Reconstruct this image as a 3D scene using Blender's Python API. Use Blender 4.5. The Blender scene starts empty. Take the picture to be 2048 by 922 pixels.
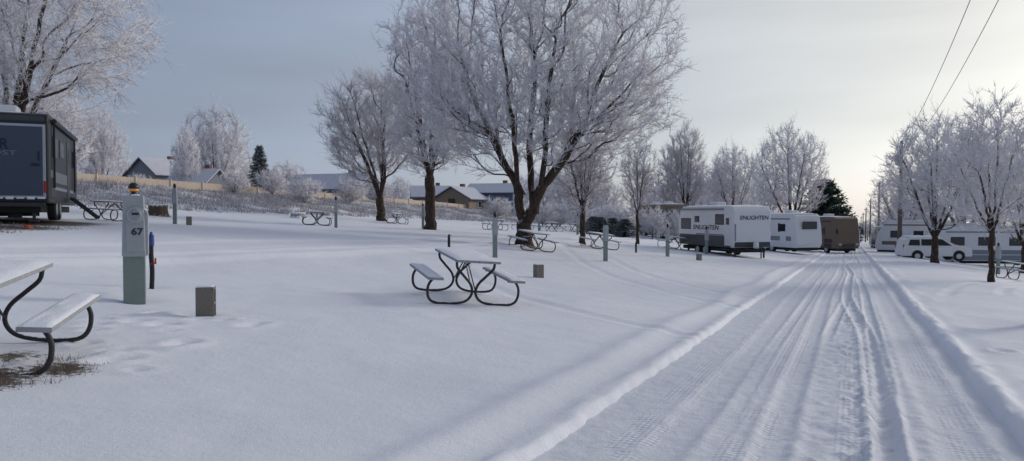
import bpy, math, random
import numpy as np
from mathutils import Vector, Matrix, Quaternion
random.seed(7); np.random.seed(7)
scene=bpy.context.scene
COL=scene.collection
RD=0.452           # the road runs along (0.452, 1)
SL=0.0313
EYE=1.5
# ------------------------------------------------------------------ terrain
_k=np.array([(-450,7.5),(-120,5.8),(-61,5.2),(-57,5.4),(-50,4.3),(-43,3.15),(-32,2.2),(-25,1.88),(-20,1.52),(-15,1.02),(-11,.6),(-8.3,.4),(-7,.30),(-4.5,.12),(-2.9,.0),(0,0),(1.3,0),(3.5,-.03),(5,-.12),(10,-.8),(15,-1.15),(40,-1.6),(450,-3)])
_gs=np.linspace(-450,450,18001)
_gz=np.interp(_gs,_k[:,0],_k[:,1])
_ker=np.hanning(41); _ker/=_ker.sum()
_gz=np.convolve(np.pad(_gz,20,mode='edge'),_ker,mode='valid')
def vnoise(x,y,seed=0):
    x=np.asarray(x,float);y=np.asarray(y,float)
    xi=np.floor(x);yi=np.floor(y);fx=x-xi;fy=y-yi
    def h(a,b):
        t=np.sin(a*127.1+b*311.7+seed*74.7)*43758.5453
        return t-np.floor(t)
    fx=fx*fx*(3-2*fx);fy=fy*fy*(3-2*fy)
    return (h(xi,yi)*(1-fx)+h(xi+1,yi)*fx)*(1-fy)+(h(xi,yi+1)*(1-fx)+h(xi+1,yi+1)*fx)*fy
def base_z(x,y):
    x=np.asarray(x,float);y=np.asarray(y,float)
    s=x-RD*y
    return -SL*np.clip(y,-60,1300)+np.interp(s,_gs,_gz)+.10*(vnoise(x*.12,y*.12,3)-.5)*np.clip((np.abs(s+.5)-3)/6,0,1)
def tz(x,y): return float(base_z(x,y))
TH=math.atan(36/1500)
def ray(u,v):
    a=(u-1024)/1500; b=-(v-461)/1500
    return a, math.cos(TH)+b*math.sin(TH), -math.sin(TH)+b*math.cos(TH)
def pt(u,v,dmax=160):
    a,c,e=ray(u,v); t=3.0
    while t<dmax:
        x,y,z=a*t,c*t,EYE+e*t
        if z<=tz(x,y): return x,y
        t+=.05
    return a*dmax,c*dmax
def spot(u,d): return (u-1024)/1500*d, d
# ------------------------------------------------------------------ materials
def new_mat(name):
    m=bpy.data.materials.new(name); m.use_nodes=True
    nt=m.node_tree; b=nt.nodes['Principled BSDF']; return m,nt,b
def N(nt,t,**kw):
    n=nt.nodes.new(t)
    for k,v in kw.items(): setattr(n,k,v)
    return n
def M(name,col,rough=.6,metal=0,var=.15,scale=6,bump=0,emit=0,spec=.4,snow=0):
    m,nt,b=new_mat(name)
    tc=N(nt,'ShaderNodeTexCoord'); no=N(nt,'ShaderNodeTexNoise'); no.inputs['Scale'].default_value=scale; no.inputs['Detail'].default_value=5
    nt.links.new(tc.outputs['Object'],no.inputs['Vector'])
    mx=N(nt,'ShaderNodeMix',data_type='RGBA')
    nt.links.new(no.outputs['Fac'],mx.inputs['Factor'])
    mx.inputs[6].default_value=(*[max(0,c*(1-var)) for c in col],1)
    mx.inputs[7].default_value=(*[min(1,c*(1+var)) for c in col],1)
    out=mx.outputs[2]
    if snow>0:
        g=N(nt,'ShaderNodeNewGeometry'); sp=N(nt,'ShaderNodeSeparateXYZ'); nt.links.new(g.outputs['Normal'],sp.inputs[0])
        ad=N(nt,'ShaderNodeMath',operation='ADD'); nt.links.new(sp.outputs[2],ad.inputs[0]); nt.links.new(no.outputs['Fac'],ad.inputs[1])
        mr=N(nt,'ShaderNodeMapRange'); nt.links.new(ad.outputs[0],mr.inputs[0])
        mr.inputs[1].default_value=1.35-snow; mr.inputs[2].default_value=1.5-snow
        m2=N(nt,'ShaderNodeMix',data_type='RGBA'); nt.links.new(mr.outputs[0],m2.inputs['Factor']); nt.links.new(out,m2.inputs[6]); m2.inputs[7].default_value=(.76,.78,.84,1); out=m2.outputs[2]
    nt.links.new(out,b.inputs['Base Color'])
    b.inputs['Roughness'].default_value=rough; b.inputs['Metallic'].default_value=metal
    b.inputs['Specular IOR Level'].default_value=spec
    if bump:
        bp=N(nt,'ShaderNodeBump'); bp.inputs['Strength'].default_value=bump; bp.inputs['Distance'].default_value=.02
        n2=N(nt,'ShaderNodeTexNoise'); n2.inputs['Scale'].default_value=scale*5; nt.links.new(tc.outputs['Object'],n2.inputs['Vector'])
        nt.links.new(n2.outputs['Fac'],bp.inputs['Height']); nt.links.new(bp.outputs[0],b.inputs['Normal'])
    if emit:
        b.inputs['Emission Color'].default_value=(*col,1); b.inputs['Emission Strength'].default_value=emit
    return m
def snow_mat(name,road=False):
    m,nt,b=new_mat(name)
    tc=N(nt,'ShaderNodeTexCoord')
    def noise(sc,det=4,rough=.6):
        n=N(nt,'ShaderNodeTexNoise'); n.inputs['Scale'].default_value=sc; n.inputs['Detail'].default_value=det; n.inputs['Roughness'].default_value=rough
        nt.links.new(tc.outputs['Object'],n.inputs['Vector']); return n
    big=noise(.6,5)
    mx=N(nt,'ShaderNodeMix',data_type='RGBA'); nt.links.new(big.outputs['Fac'],mx.inputs['Factor'])
    mx.inputs[6].default_value=(.73,.75,.83,1) if not road else (.66,.68,.77,1)
    mx.inputs[7].default_value=(.83,.845,.90,1) if not road else (.81,.83,.885,1)
    at=N(nt,'ShaderNodeAttribute',attribute_name='bare'); fine=noise(11,7,.8)
    mu=N(nt,'ShaderNodeMath',operation='MULTIPLY_ADD'); nt.links.new(fine.outputs['Fac'],mu.inputs[0]); mu.inputs[1].default_value=1.8; 
    sb=N(nt,'ShaderNodeMath',operation='SUBTRACT'); nt.links.new(at.outputs['Fac'],sb.inputs[0]); sb.inputs[1].default_value=1.36
    nt.links.new(sb.outputs[0],mu.inputs[2])
    mr=N(nt,'ShaderNodeMapRange'); nt.links.new(mu.outputs[0],mr.inputs[0]); mr.inputs[1].default_value=0; mr.inputs[2].default_value=.18
    m3=N(nt,'ShaderNodeMix',data_type='RGBA'); nt.links.new(mr.outputs[0],m3.inputs['Factor']); nt.links.new(mx.outputs[2],m3.inputs[6]); m3.inputs[7].default_value=(.12,.095,.075,1)
    nt.links.new(m3.outputs[2],b.inputs['Base Color'])
    b.inputs['Roughness'].default_value=.75; b.inputs['Specular IOR Level'].default_value=.25
    prev=None
    for sc,st,dist in ((3,.35,.04),(22,.42,.013),(95,.8,.006)):
        n=noise(sc,5,.65); bp=N(nt,'ShaderNodeBump'); bp.inputs['Strength'].default_value=st; bp.inputs['Distance'].default_value=dist*(1.5 if road else 1)
        nt.links.new(n.outputs['Fac'],bp.inputs['Height'])
        if prev: nt.links.new(prev.outputs[0],bp.inputs['Normal'])
        prev=bp
    if road:
        sx=N(nt,'ShaderNodeSeparateXYZ'); nt.links.new(tc.outputs['Object'],sx.inputs[0])
        def math_(op,a,b_):
            n=N(nt,'ShaderNodeMath',operation=op)
            for i,q in enumerate((a,b_)):
                if q is None: continue
                if isinstance(q,(int,float)): n.inputs[i].default_value=q
                else: nt.links.new(q,n.inputs[i])
            return n.outputs[0]
        s=math_('SUBTRACT',sx.outputs[0],math_('MULTIPLY',sx.outputs[1],RD))
        al=math_('ADD',math_('MULTIPLY',sx.outputs[0],.412),math_('MULTIPLY',sx.outputs[1],.911))
        wv=math_('SINE',math_('ADD',math_('MULTIPLY',al,95.0),math_('MULTIPLY',math_('SINE',math_('MULTIPLY',s,38.0),None),1.2)),None)
        pn=noise(1.4,3)
        mask=math_('MULTIPLY',math_('GREATER_THAN',math_('SINE',math_('ADD',math_('MULTIPLY',s,7.4),1.0),None),.2),math_('GREATER_THAN',pn.outputs['Fac'],.47))
        h=math_('MULTIPLY',wv,mask)
        h2=math_('MULTIPLY',math_('SINE',math_('MULTIPLY',s,120.0),None),mask)
        bp=N(nt,'ShaderNodeBump'); bp.inputs['Strength'].default_value=.45; bp.inputs['Distance'].default_value=.0045
        nt.links.new(math_('ADD',h,math_('MULTIPLY',h2,.6)),bp.inputs['Height']); nt.links.new(prev.outputs[0],bp.inputs['Normal']); prev=bp
    nt.links.new(prev.outputs[0],b.inputs['Normal'])
    return m
def frost_mat(name,light,dark,lo=-.7,hi=.35,bias=.25):
    m,nt,b=new_mat(name)
    g=N(nt,'ShaderNodeNewGeometry'); sp=N(nt,'ShaderNodeSeparateXYZ'); nt.links.new(g.outputs['Normal'],sp.inputs[0])
    tc=N(nt,'ShaderNodeTexCoord'); no=N(nt,'ShaderNodeTexNoise'); no.inputs['Scale'].default_value=1.3; no.inputs['Detail'].default_value=6; nt.links.new(tc.outputs['Object'],no.inputs['Vector'])
    ad=N(nt,'ShaderNodeMath',operation='MULTIPLY_ADD'); nt.links.new(no.outputs['Fac'],ad.inputs[0]); ad.inputs[1].default_value=1.5; nt.links.new(sp.outputs[2],ad.inputs[2])
    mr=N(nt,'ShaderNodeMapRange'); nt.links.new(ad.outputs[0],mr.inputs[0]); mr.inputs[1].default_value=lo+.5; mr.inputs[2].default_value=hi+.75
    mx=N(nt,'ShaderNodeMix',data_type='RGBA'); nt.links.new(mr.outputs[0],mx.inputs['Factor']); mx.inputs[6].default_value=(*dark,1); mx.inputs[7].default_value=(*light,1)
    nt.links.new(mx.outputs[2],b.inputs['Base Color']); b.inputs['Roughness'].default_value=.85; b.inputs['Specular IOR Level'].default_value=.2
    return m
def bark_mat(name,light,dark,frostcol):
    m,nt,b=new_mat(name)
    tc=N(nt,'ShaderNodeTexCoord'); mp=N(nt,'ShaderNodeMapping'); mp.inputs['Scale'].default_value=(9,9,1.6); nt.links.new(tc.outputs['Object'],mp.inputs[0])
    no=N(nt,'ShaderNodeTexNoise'); no.inputs['Scale'].default_value=2.2; no.inputs['Detail'].default_value=6; no.inputs['Roughness'].default_value=.7; nt.links.new(mp.outputs[0],no.inputs[0])
    cr=N(nt,'ShaderNodeValToRGB'); nt.links.new(no.outputs['Fac'],cr.inputs[0]); e=cr.color_ramp.elements; e[0].position=.38; e[0].color=(*dark,1); e[1].position=.66; e[1].color=(*light,1)
    g=N(nt,'ShaderNodeNewGeometry'); sp=N(nt,'ShaderNodeSeparateXYZ'); nt.links.new(g.outputs['Normal'],sp.inputs[0])
    ad=N(nt,'ShaderNodeMath',operation='ADD'); nt.links.new(sp.outputs[2],ad.inputs[0]); nt.links.new(no.outputs['Fac'],ad.inputs[1])
    mr=N(nt,'ShaderNodeMapRange'); nt.links.new(ad.outputs[0],mr.inputs[0]); mr.inputs[1].default_value=.95; mr.inputs[2].default_value=1.25
    mx=N(nt,'ShaderNodeMix',data_type='RGBA'); nt.links.new(mr.outputs[0],mx.inputs['Factor']); nt.links.new(cr.outputs[0],mx.inputs[6]); mx.inputs[7].default_value=(*frostcol,1)
    nt.links.new(mx.outputs[2],b.inputs['Base Color']); b.inputs['Roughness'].default_value=.9; b.inputs['Specular IOR Level'].default_value=.2
    bp=N(nt,'ShaderNodeBump'); bp.inputs['Strength'].default_value=.9; bp.inputs['Distance'].default_value=.05; nt.links.new(no.outputs['Fac'],bp.inputs['Height']); nt.links.new(bp.outputs[0],b.inputs['Normal'])
    return m
SNOW=snow_mat('snow'); ROADSNOW=snow_mat('packed_snow',True)
CAPSNOW=M('cap_snow',(.78,.80,.87),.8,var=.04,scale=12,bump=.4,spec=.2)
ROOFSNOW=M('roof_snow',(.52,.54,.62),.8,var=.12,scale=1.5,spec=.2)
BARK=bark_mat('bark',(.11,.075,.056),(.018,.014,.012),(.45,.43,.45))
LIMB=frost_mat('frosted_limb',(.30,.27,.28),(.045,.034,.03),.0,1.0)
FROST=frost_mat('frost',(.88,.86,.91),(.17,.14,.145),-.8,.15)
FROSTD=frost_mat('frost_thin',(.70,.67,.72),(.10,.075,.07),-.6,.4)
STEEL=M('dark_steel',(.05,.05,.055),.45,.6,var=.3)
GLASS=M('dark_glass',(.015,.018,.022),.12,0,var=.1,spec=.6)
BLACK=M('black_paint',(.014,.016,.02),.4,var=.3,scale=3)
RUBBER=M('rubber',(.02,.02,.02),.85,var=.2)
WHITE=M('white_gelcoat',(.66,.67,.69),.35,var=.05,scale=2)
CREAM=M('cream_gelcoat',(.50,.48,.44),.4,var=.06,scale=2)
GREY=M('grey_gelcoat',(.20,.22,.25),.4,var=.1,scale=2)
DGREY=M('charcoal_gelcoat',(.04,.045,.055),.4,var=.15,scale=2)
SILVER=M('aluminium',(.45,.47,.50),.35,.7,var=.1)
RED=M('red_lens',(.35,.02,.02),.3,var=.1)
AMBER=M('amber_lens',(.55,.24,.04),.4,var=.2,emit=.25)
# ------------------------------------------------------------------ mesh helpers
def np_mesh(name,V,T,mi=None,mats=(),smooth=True,k=3):
    me=bpy.data.meshes.new(name); V=np.asarray(V,np.float32); T=np.asarray(T,np.int32)
    me.vertices.add(len(V)); me.vertices.foreach_set('co',V.ravel())
    me.loops.add(T.size); me.loops.foreach_set('vertex_index',T.ravel())
    me.polygons.add(len(T)); me.polygons.foreach_set('loop_start',np.arange(0,T.size,k,dtype=np.int32))
    if mi is not None: me.polygons.foreach_set('material_index',np.asarray(mi,np.int32))
    me.polygons.foreach_set('use_smooth',np.full(len(T),smooth))
    for m in mats: me.materials.append(m)
    me.update(calc_edges=True); return me
def link(name,me,parent=None):
    o=bpy.data.objects.new(name,me); COL.objects.link(o)
    if parent is not None: o.parent=parent
    return o
def gq(x,y,rz,extra=0):
    e=.6
    nx=-(tz(x+e,y)-tz(x-e,y))/(2*e); ny=-(tz(x,y+e)-tz(x,y-e))/(2*e)
    return Vector((0,0,1)).rotation_difference(Vector((nx,ny,1)).normalized())@Quaternion((0,0,1),rz)@Quaternion((1,0,0),extra)
def thing(name,label,cat,loc=(0,0,0),rz=0,group=None,me=None,align=False,extra=0):
    o=bpy.data.objects.new(name,me); COL.objects.link(o)
    o.location=loc; o.rotation_mode='QUATERNION'
    o.rotation_quaternion=gq(loc[0],loc[1],rz,extra) if align else Quaternion((0,0,1),rz)
    o['label']=label; o['category']=cat
    if group: o['group']=group
    return o
def dup(root,loc,rz=None,scale=None,label=None,align=False,extra=0):
    def rec(o,par):
        c=o.copy(); COL.objects.link(c)
        if par is not None: c.parent=par
        for ch in o.children: rec(ch,c)
        return c
    r=rec(root,None)
    r.location=loc
    if rz is not None: r.rotation_quaternion=gq(loc[0],loc[1],rz,extra) if align else Quaternion((0,0,1),rz)
    if scale is not None: r.scale=scale if hasattr(scale,'__len__') else (scale,)*3
    if label: r['label']=label
    return r
def catmull(P,n=6):
    P=[Vector(p) for p in P]; out=[]
    Q=[P[0]*2-P[1]]+P+[P[-1]*2-P[-2]]
    for i in range(1,len(Q)-2):
        a,b,c,d=Q[i-1],Q[i],Q[i+1],Q[i+2]
        for j in range(n):
            t=j/n
            out.append(.5*((2*b)+(c-a)*t+(2*a-5*b+4*c-d)*t*t+(3*b-a-3*c+d)*t**3))
    out.append(P[-1]); return out
class MB:
    def __init__(s): s.v=[];s.f=[];s.m=[]
    def add(s,vs,fs,mi=0):
        o=len(s.v); s.v+= [tuple(v) for v in vs]; s.f+=[tuple(i+o for i in f) for f in fs]; s.m+=[mi]*len(fs); return s
    def box(s,c,d,mi=0,rot=None):
        vs=[]
        for x in(-.5,.5):
            for y in(-.5,.5):
                for z in(-.5,.5):
                    p=Vector((x*d[0],y*d[1],z*d[2]))
                    if rot is not None: p=rot@p
                    vs.append(p+Vector(c))
        return s.add(vs,[(0,1,3,2),(4,6,7,5),(0,4,5,1),(2,3,7,6),(0,2,6,4),(1,5,7,3)],mi)
    def tube(s,pts,r,k=8,mi=0):
        pts=[Vector(p) for p in pts]; n=len(pts); vs=[];fs=[]
        rr=r if hasattr(r,'__len__') else [r]*n
        up=None
        for i,p in enumerate(pts):
            t=(pts[min(i+1,n-1)]-pts[max(i-1,0)]).normalized()
            if up is None: up=t.orthogonal().normalized()
            up=(up-t*up.dot(t)).normalized(); w=t.cross(up)
            for j in range(k):
                a=2*math.pi*j/k; vs.append(p+(up*math.cos(a)+w*math.sin(a))*rr[i])
        for i in range(n-1):
            for j in range(k):
                a=i*k+j;b=i*k+(j+1)%k; fs.append((a,b,b+k,a+k))
        fs.append(tuple(range(k))[::-1]); fs.append(tuple(range((n-1)*k,n*k)))
        return s.add(vs,fs,mi)
    def cyl(s,a,b,r0,r1=None,k=20,mi=0): return s.tube([a,b],[r0,r0 if r1 is None else r1],k,mi)
    def lathe(s,prof,k=20,mi=0,c=(0,0,0)):
        vs=[];fs=[];n=len(prof)
        for (r,z) in prof:
            for j in range(k):
                a=2*math.pi*j/k; vs.append((c[0]+r*math.cos(a),c[1]+r*math.sin(a),c[2]+z))
        for i in range(n-1):
            for j in range(k):
                a=i*k+j;b=i*k+(j+1)%k; fs.append((a,b,b+k,a+k))
        fs.append(tuple(range(k))[::-1]); fs.append(tuple(range((n-1)*k,n*k)))
        return s.add(vs,fs,mi)
    def prism(s,poly,y0,y1,mi=0,fy=None):
        n=len(poly)
        f=fy or (lambda z:0)
        vs=[(x,y0+f(z),z) for x,z in poly]+[(x,y1-f(z),z) for x,z in poly]
        fs=[tuple(range(n)),tuple(range(2*n-1,n-1,-1))]+[(i,i+n,(i+1)%n+n,(i+1)%n) for i in range(n)]
        return s.add(vs,fs,mi)
    def obj(s,name,mats,parent=None,smooth=False,bevel=0,label=None,seg=2):
        me=bpy.data.meshes.new(name); me.from_pydata(s.v,[],s.f); 
        for m in (mats if isinstance(mats,(list,tuple)) else [mats]): me.materials.append(m)
        for p,mi in zip(me.polygons,s.m): p.material_index=mi; p.use_smooth=smooth
        me.update()
        import bmesh
        bm=bmesh.new(); bm.from_mesh(me); bmesh.ops.recalc_face_normals(bm,faces=bm.faces); bm.to_mesh(me); bm.free()
        o=link(name,me,parent)
        if bevel:
            b=o.modifiers.new('bevel','BEVEL'); b.width=bevel; b.segments=seg; b.limit_method='ANGLE'; b.angle_limit=.6
        if label: o['label']=label
        return o
def lettering(txt,h,mat,parent,mtx,xs=1.0,shear=0,bold=0,extrude=.004):
    cu=bpy.data.curves.new('lettering','FONT'); cu.body=txt; cu.size=h/.72; cu.extrude=extrude; cu.align_x='CENTER'; cu.align_y='CENTER'; cu.shear=shear; cu.offset=bold
    cu.resolution_u=3
    t=bpy.data.objects.new('tmp',cu); COL.objects.link(t)
    dg=bpy.context.evaluated_depsgraph_get(); me=bpy.data.meshes.new_from_object(t.evaluated_get(dg))
    bpy.data.objects.remove(t); me.transform(Matrix.Diagonal((xs,1,1,1))); me.transform(mtx); me.materials.clear(); me.materials.append(mat)
    o=link('lettering',me,parent); return o
def face_mtx(loc,normal_deg):
    a=math.radians(normal_deg); n=Vector((math.cos(a),math.sin(a),0)); z=Vector((0,0,1)); x=z.cross(n)
    R=Matrix((x,z,n)).transposed().to_4x4(); return Matrix.Translation(loc)@R
# ------------------------------------------------------------------ ground
def smooth(a,b,x):
    t=np.clip((x-a)/(b-a),0,1); return t*t*(3-2*t)
TRACKS=[]
def curve_pts(P): return np.array([(p.x,p.y) for p in catmull([(a,b,0) for a,b in P],10)])
for P in ([(5.6,13.5),(4.4,16.5),(3.1,22),(2.6,30),(2.6,42)],[(7.0,15.0),(5.7,18.0),(4.4,23),(4.1,31),(4.1,42)],
          [(9.5,24),(8.0,28),(6.6,34),(6.2,46)],[(3.2,10.5),(.8,14),(-1.0,19),(-1.8,27)],[(11,19),(14.5,24),(20,30),(27,38)],[(12.8,19.5),(16,24),(21.5,29),(29,37)]):
    TRACKS.append(curve_pts(P))
def seg_dist(x,y,P):
    d=np.full(x.shape,99.)
    for a,b in zip(P[:-1],P[1:]):
        ab=b-a; t=np.clip(((x-a[0])*ab[0]+(y-a[1])*ab[1])/(ab@ab),0,1)
        d=np.minimum(d,np.hypot(x-a[0]-t*ab[0],y-a[1]-t*ab[1]))
    return d
FOOT=[]; rf=random.Random(3)
for i in range(26):
    FOOT.append((rf.uniform(-5.2,-3.2),rf.uniform(6.5,10.0),rf.uniform(.06,.12)))
for i in range(22):
    FOOT.append((rf.uniform(5.2,8.5),rf.uniform(6.5,11.0),rf.uniform(.05,.11)))
PIT=[]
def ground_h(X,Y):
    S=X-RD*Y; Z=base_z(X,Y)
    wob=.10*(vnoise(Y*.5,0*Y,4)-.5)+.05*(vnoise(Y*1.7,0*Y,5)-.5)+.03*(vnoise(Y*7,0*Y,6)-.5)
    s=S+wob
    Z+= .06*np.exp(-((S+2.95+.25*(vnoise(Y*.25,Y*0,8)-.5))/.24)**2)
    Z+= .03*np.exp(-((s+2.30)/.12)**2)*(.4+vnoise(Y*4,S*6,9))
    Z+= (.04+.06*vnoise(Y*4,S*8,10))*np.exp(-((s-1.42)/.13)**2)+.04*np.exp(-((s-1.85)/.3)**2)*vnoise(Y*2,S*3,12)
    Z-= .20*smooth(-2.24,-2.06,s)*(1-smooth(1.18,1.36,s))
    for c in (-16.4,-18.5): Z-= .07*np.exp(-((S-c+.3*(vnoise(Y*.1,Y*0,c)-.5))/.2)**2); Z+=.07*np.exp(-((S-c-.4)/.16)**2)
    Z+=.10*np.exp(-((S+14.9+.4*(vnoise(Y*.15,Y*0,77)-.5))/.3)**2)
    nearm=(Y>8)&(Y<48)&(np.abs(X-8)<26)
    for P in TRACKS:
        d=seg_dist(X[nearm],Y[nearm],P)
        Z[nearm]+= -.022*np.exp(-(d/.12)**2)+.012*np.exp(-((d-.25)/.09)**2)
    for fx,fy,r in FOOT:
        m=(np.abs(X-fx)<.5)&(np.abs(Y-fy)<.5)
        d=np.hypot(X[m]-fx,(Y[m]-fy)*.7); Z[m]+= -.04*np.exp(-(d/r)**2)+.02*np.exp(-((d-1.7*r)/(.5*r))**2)
    for fx,fy,r,a in PIT:
        m=(np.abs(X-fx)<4*r)&(np.abs(Y-fy)<4*r)
        d=np.hypot(X[m]-fx,Y[m]-fy); Z[m]+= a*np.exp(-(d/r)**2)
    off=np.clip((np.abs(S+.45)-1.8)/1,0,1)
    Z+= off*(.06*(vnoise(X*.7,Y*.7,21)-.5)+.014*(vnoise(X*3,Y*3,22)-.5))
    bank=smooth(-42,-46,S)*(1-smooth(-57,-60,S))
    Z+= bank*(.5*(vnoise(X*.8,Y*.8,31)-.4)+.3*(vnoise(X*2.1,Y*2.1,32)-.5))
    return Z
BARE=[]  # (x,y,r,strength)
def build_ground():
    def geo(a,b,st,ratio):
        out=[a]
        while out[-1]<b: out.append(out[-1]+max(st,abs(out[-1])*ratio))
        return out
    left=[-v for v in geo(19,450,.15,.022)][::-1]
    s=np.array(left+list(np.arange(-18.9,-13.0,.12))+list(np.arange(-12.93,-3.4,.07))+list(np.arange(-3.4,-2.0,.03))+list(np.arange(-1.9,1.15,.25))+list(np.arange(1.15,2.6,.035))+list(np.arange(2.65,6,.08))+geo(6,450,.12,.022))
    y=np.array(list(np.arange(-40,2.9,.8))+geo(3,1600,.03,.0085))
    S,Y=np.meshgrid(s,y); X=S+RD*Y
    Z=ground_h(X,Y)
    V=np.stack([X,Y,Z],-1).reshape(-1,3); nr,nc=S.shape
    i=(np.arange(nr-1)[:,None]*nc+np.arange(nc-1)[None]).ravel()
    F=np.stack([i,i+1,i+nc+1,i+nc],-1)
    me=np_mesh('ground',V,F,None,[SNOW],True,4)
    bare=np.zeros(len(V))
    for bx,by,r,a in BARE:
        bare=np.maximum(bare,a*np.exp(-((V[:,0]-bx)**2+(V[:,1]-by)**2)/r**2))
    Sv=S.ravel(); bk=smooth(-43,-46,Sv)*(1-smooth(-58,-62,Sv)); bare=np.maximum(bare,.52*bk)
    at=me.attributes.new('bare','FLOAT','POINT'); at.data.foreach_set('value',bare.astype(np.float32))
    o=link('ground',me); o['kind']='structure'
    s=np.arange(-2.3,1.45,.022); y=np.array([-40,-30,-20,-10,-5,0,2]+geo(3,1500,.018,.0052))
    S,Y=np.meshgrid(s,y); X=S+RD*Y; Z=-SL*np.clip(Y,-60,1300)-.055
    def rut(c,amp,w,dep,ridge,seed,gate=True):
        nonlocal Z
        cc=c+amp*(vnoise(Y*.10,Y*0,seed)-.5)*2+amp*.15*(vnoise(Y*.4,Y*0,seed+1)-.5)
        d=S-cc
        g=smooth(.25,.6,vnoise(Y*.13,Y*0,seed+5)) if gate else 1
        Z+= -dep*g*np.exp(-(d/w)**4)
        cr=(vnoise(Y*8,S*12,seed+2))*.9+.3
        Z+= ridge*g*cr*(np.exp(-((d-1.35*w)/(.4*w))**2)+np.exp(-((d+1.35*w)/(.4*w))**2))
    rut(-1.35,.06,.17,.016,.010,40,False); rut(-.55,.14,.13,.020,.016,44,False); rut(.0,.28,.10,.036,.036,48,False); rut(.28,.16,.09,.028,.028,60); rut(.78,.05,.17,.018,.015,52,False)
    rut(-1.0,.18,.08,.016,.012,64); rut(-.2,.35,.08,.024,.022,90)
    mid=np.exp(-((S-.1)/.42)**2)
    Z+= mid*(.040*(vnoise(X*6,Y*6,70)-.5)+.026*(vnoise(X*17,Y*17,71)-.5))
    Z+= .010*(vnoise(X*4,Y*4,72)-.5)+.008*(vnoise(X*15,Y*12,73)-.5)
    clod=np.maximum(vnoise(X*13,Y*13,75)-.84,0)/.16; Z+=.026*clod*(.3+mid)
    V=np.stack([X,Y,Z],-1).reshape(-1,3); nr,nc=S.shape
    i=(np.arange(nr-1)[:,None]*nc+np.arange(nc-1)[None]).ravel()
    F=np.stack([i,i+1,i+nc+1,i+nc],-1)
    o=link('road',np_mesh('road',V,F,None,[ROADSNOW],True,4)); o['kind']='structure'
# ------------------------------------------------------------------ trees
def frames(D):
    ref=np.array([.9,.37,.2]); a=np.cross(D,ref); a/=np.linalg.norm(a,axis=1,keepdims=True)+1e-9
    b=np.cross(D,a); return a,b
def frusta(P0,P1,D0,D1,R0,R1,k):
    n=len(P0); ang=np.arange(k)*2*np.pi/k
    a0,b0=frames(D0); a1,b1=frames(D1)
    c=np.cos(ang)[None,:,None]; s=np.sin(ang)[None,:,None]
    r0=P0[:,None]+(a0[:,None]*c+b0[:,None]*s)*R0[:,None,None]
    r1=P1[:,None]+(a1[:,None]*c+b1[:,None]*s)*R1[:,None,None]
    V=np.concatenate([r0,r1],1).reshape(-1,3)
    o=(np.arange(n)*2*k)[:,None]; j=np.arange(k)[None]; j2=(j+1)%k
    A=o+j;B=o+j2;C=o+j2+k;Dd=o+j+k
    T=np.concatenate([np.stack([A,B,C],-1).reshape(-1,3),np.stack([A,C,Dd],-1).reshape(-1,3)])
    return V,T
def cones(P,D,L,R):
    n=len(P); a,b=frames(D); V=np.empty((n,4,3))
    for j in range(3):
        t=2*np.pi*j/3; V[:,j]=P+(a*math.cos(t)+b*math.sin(t))*R[:,None]
    V[:,3]=P+D*L[:,None]
    o=(np.arange(n)*4)[:,None]
    T=np.concatenate([o+np.array([[0,1,3]]),o+np.array([[1,2,3]]),o+np.array([[2,0,3]])])
    return V.reshape(-1,3),T
def join(parts):
    V=[];T=[];m=[];o=0
    for v,t,mi in parts:
        V.append(v);T.append(t+o);m.append(np.full(len(t),mi));o+=len(v)
    return np.concatenate(V),np.concatenate(T),np.concatenate(m)
def nrm(a): return a/(np.linalg.norm(a,axis=1,keepdims=True)+1e-9)
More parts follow.
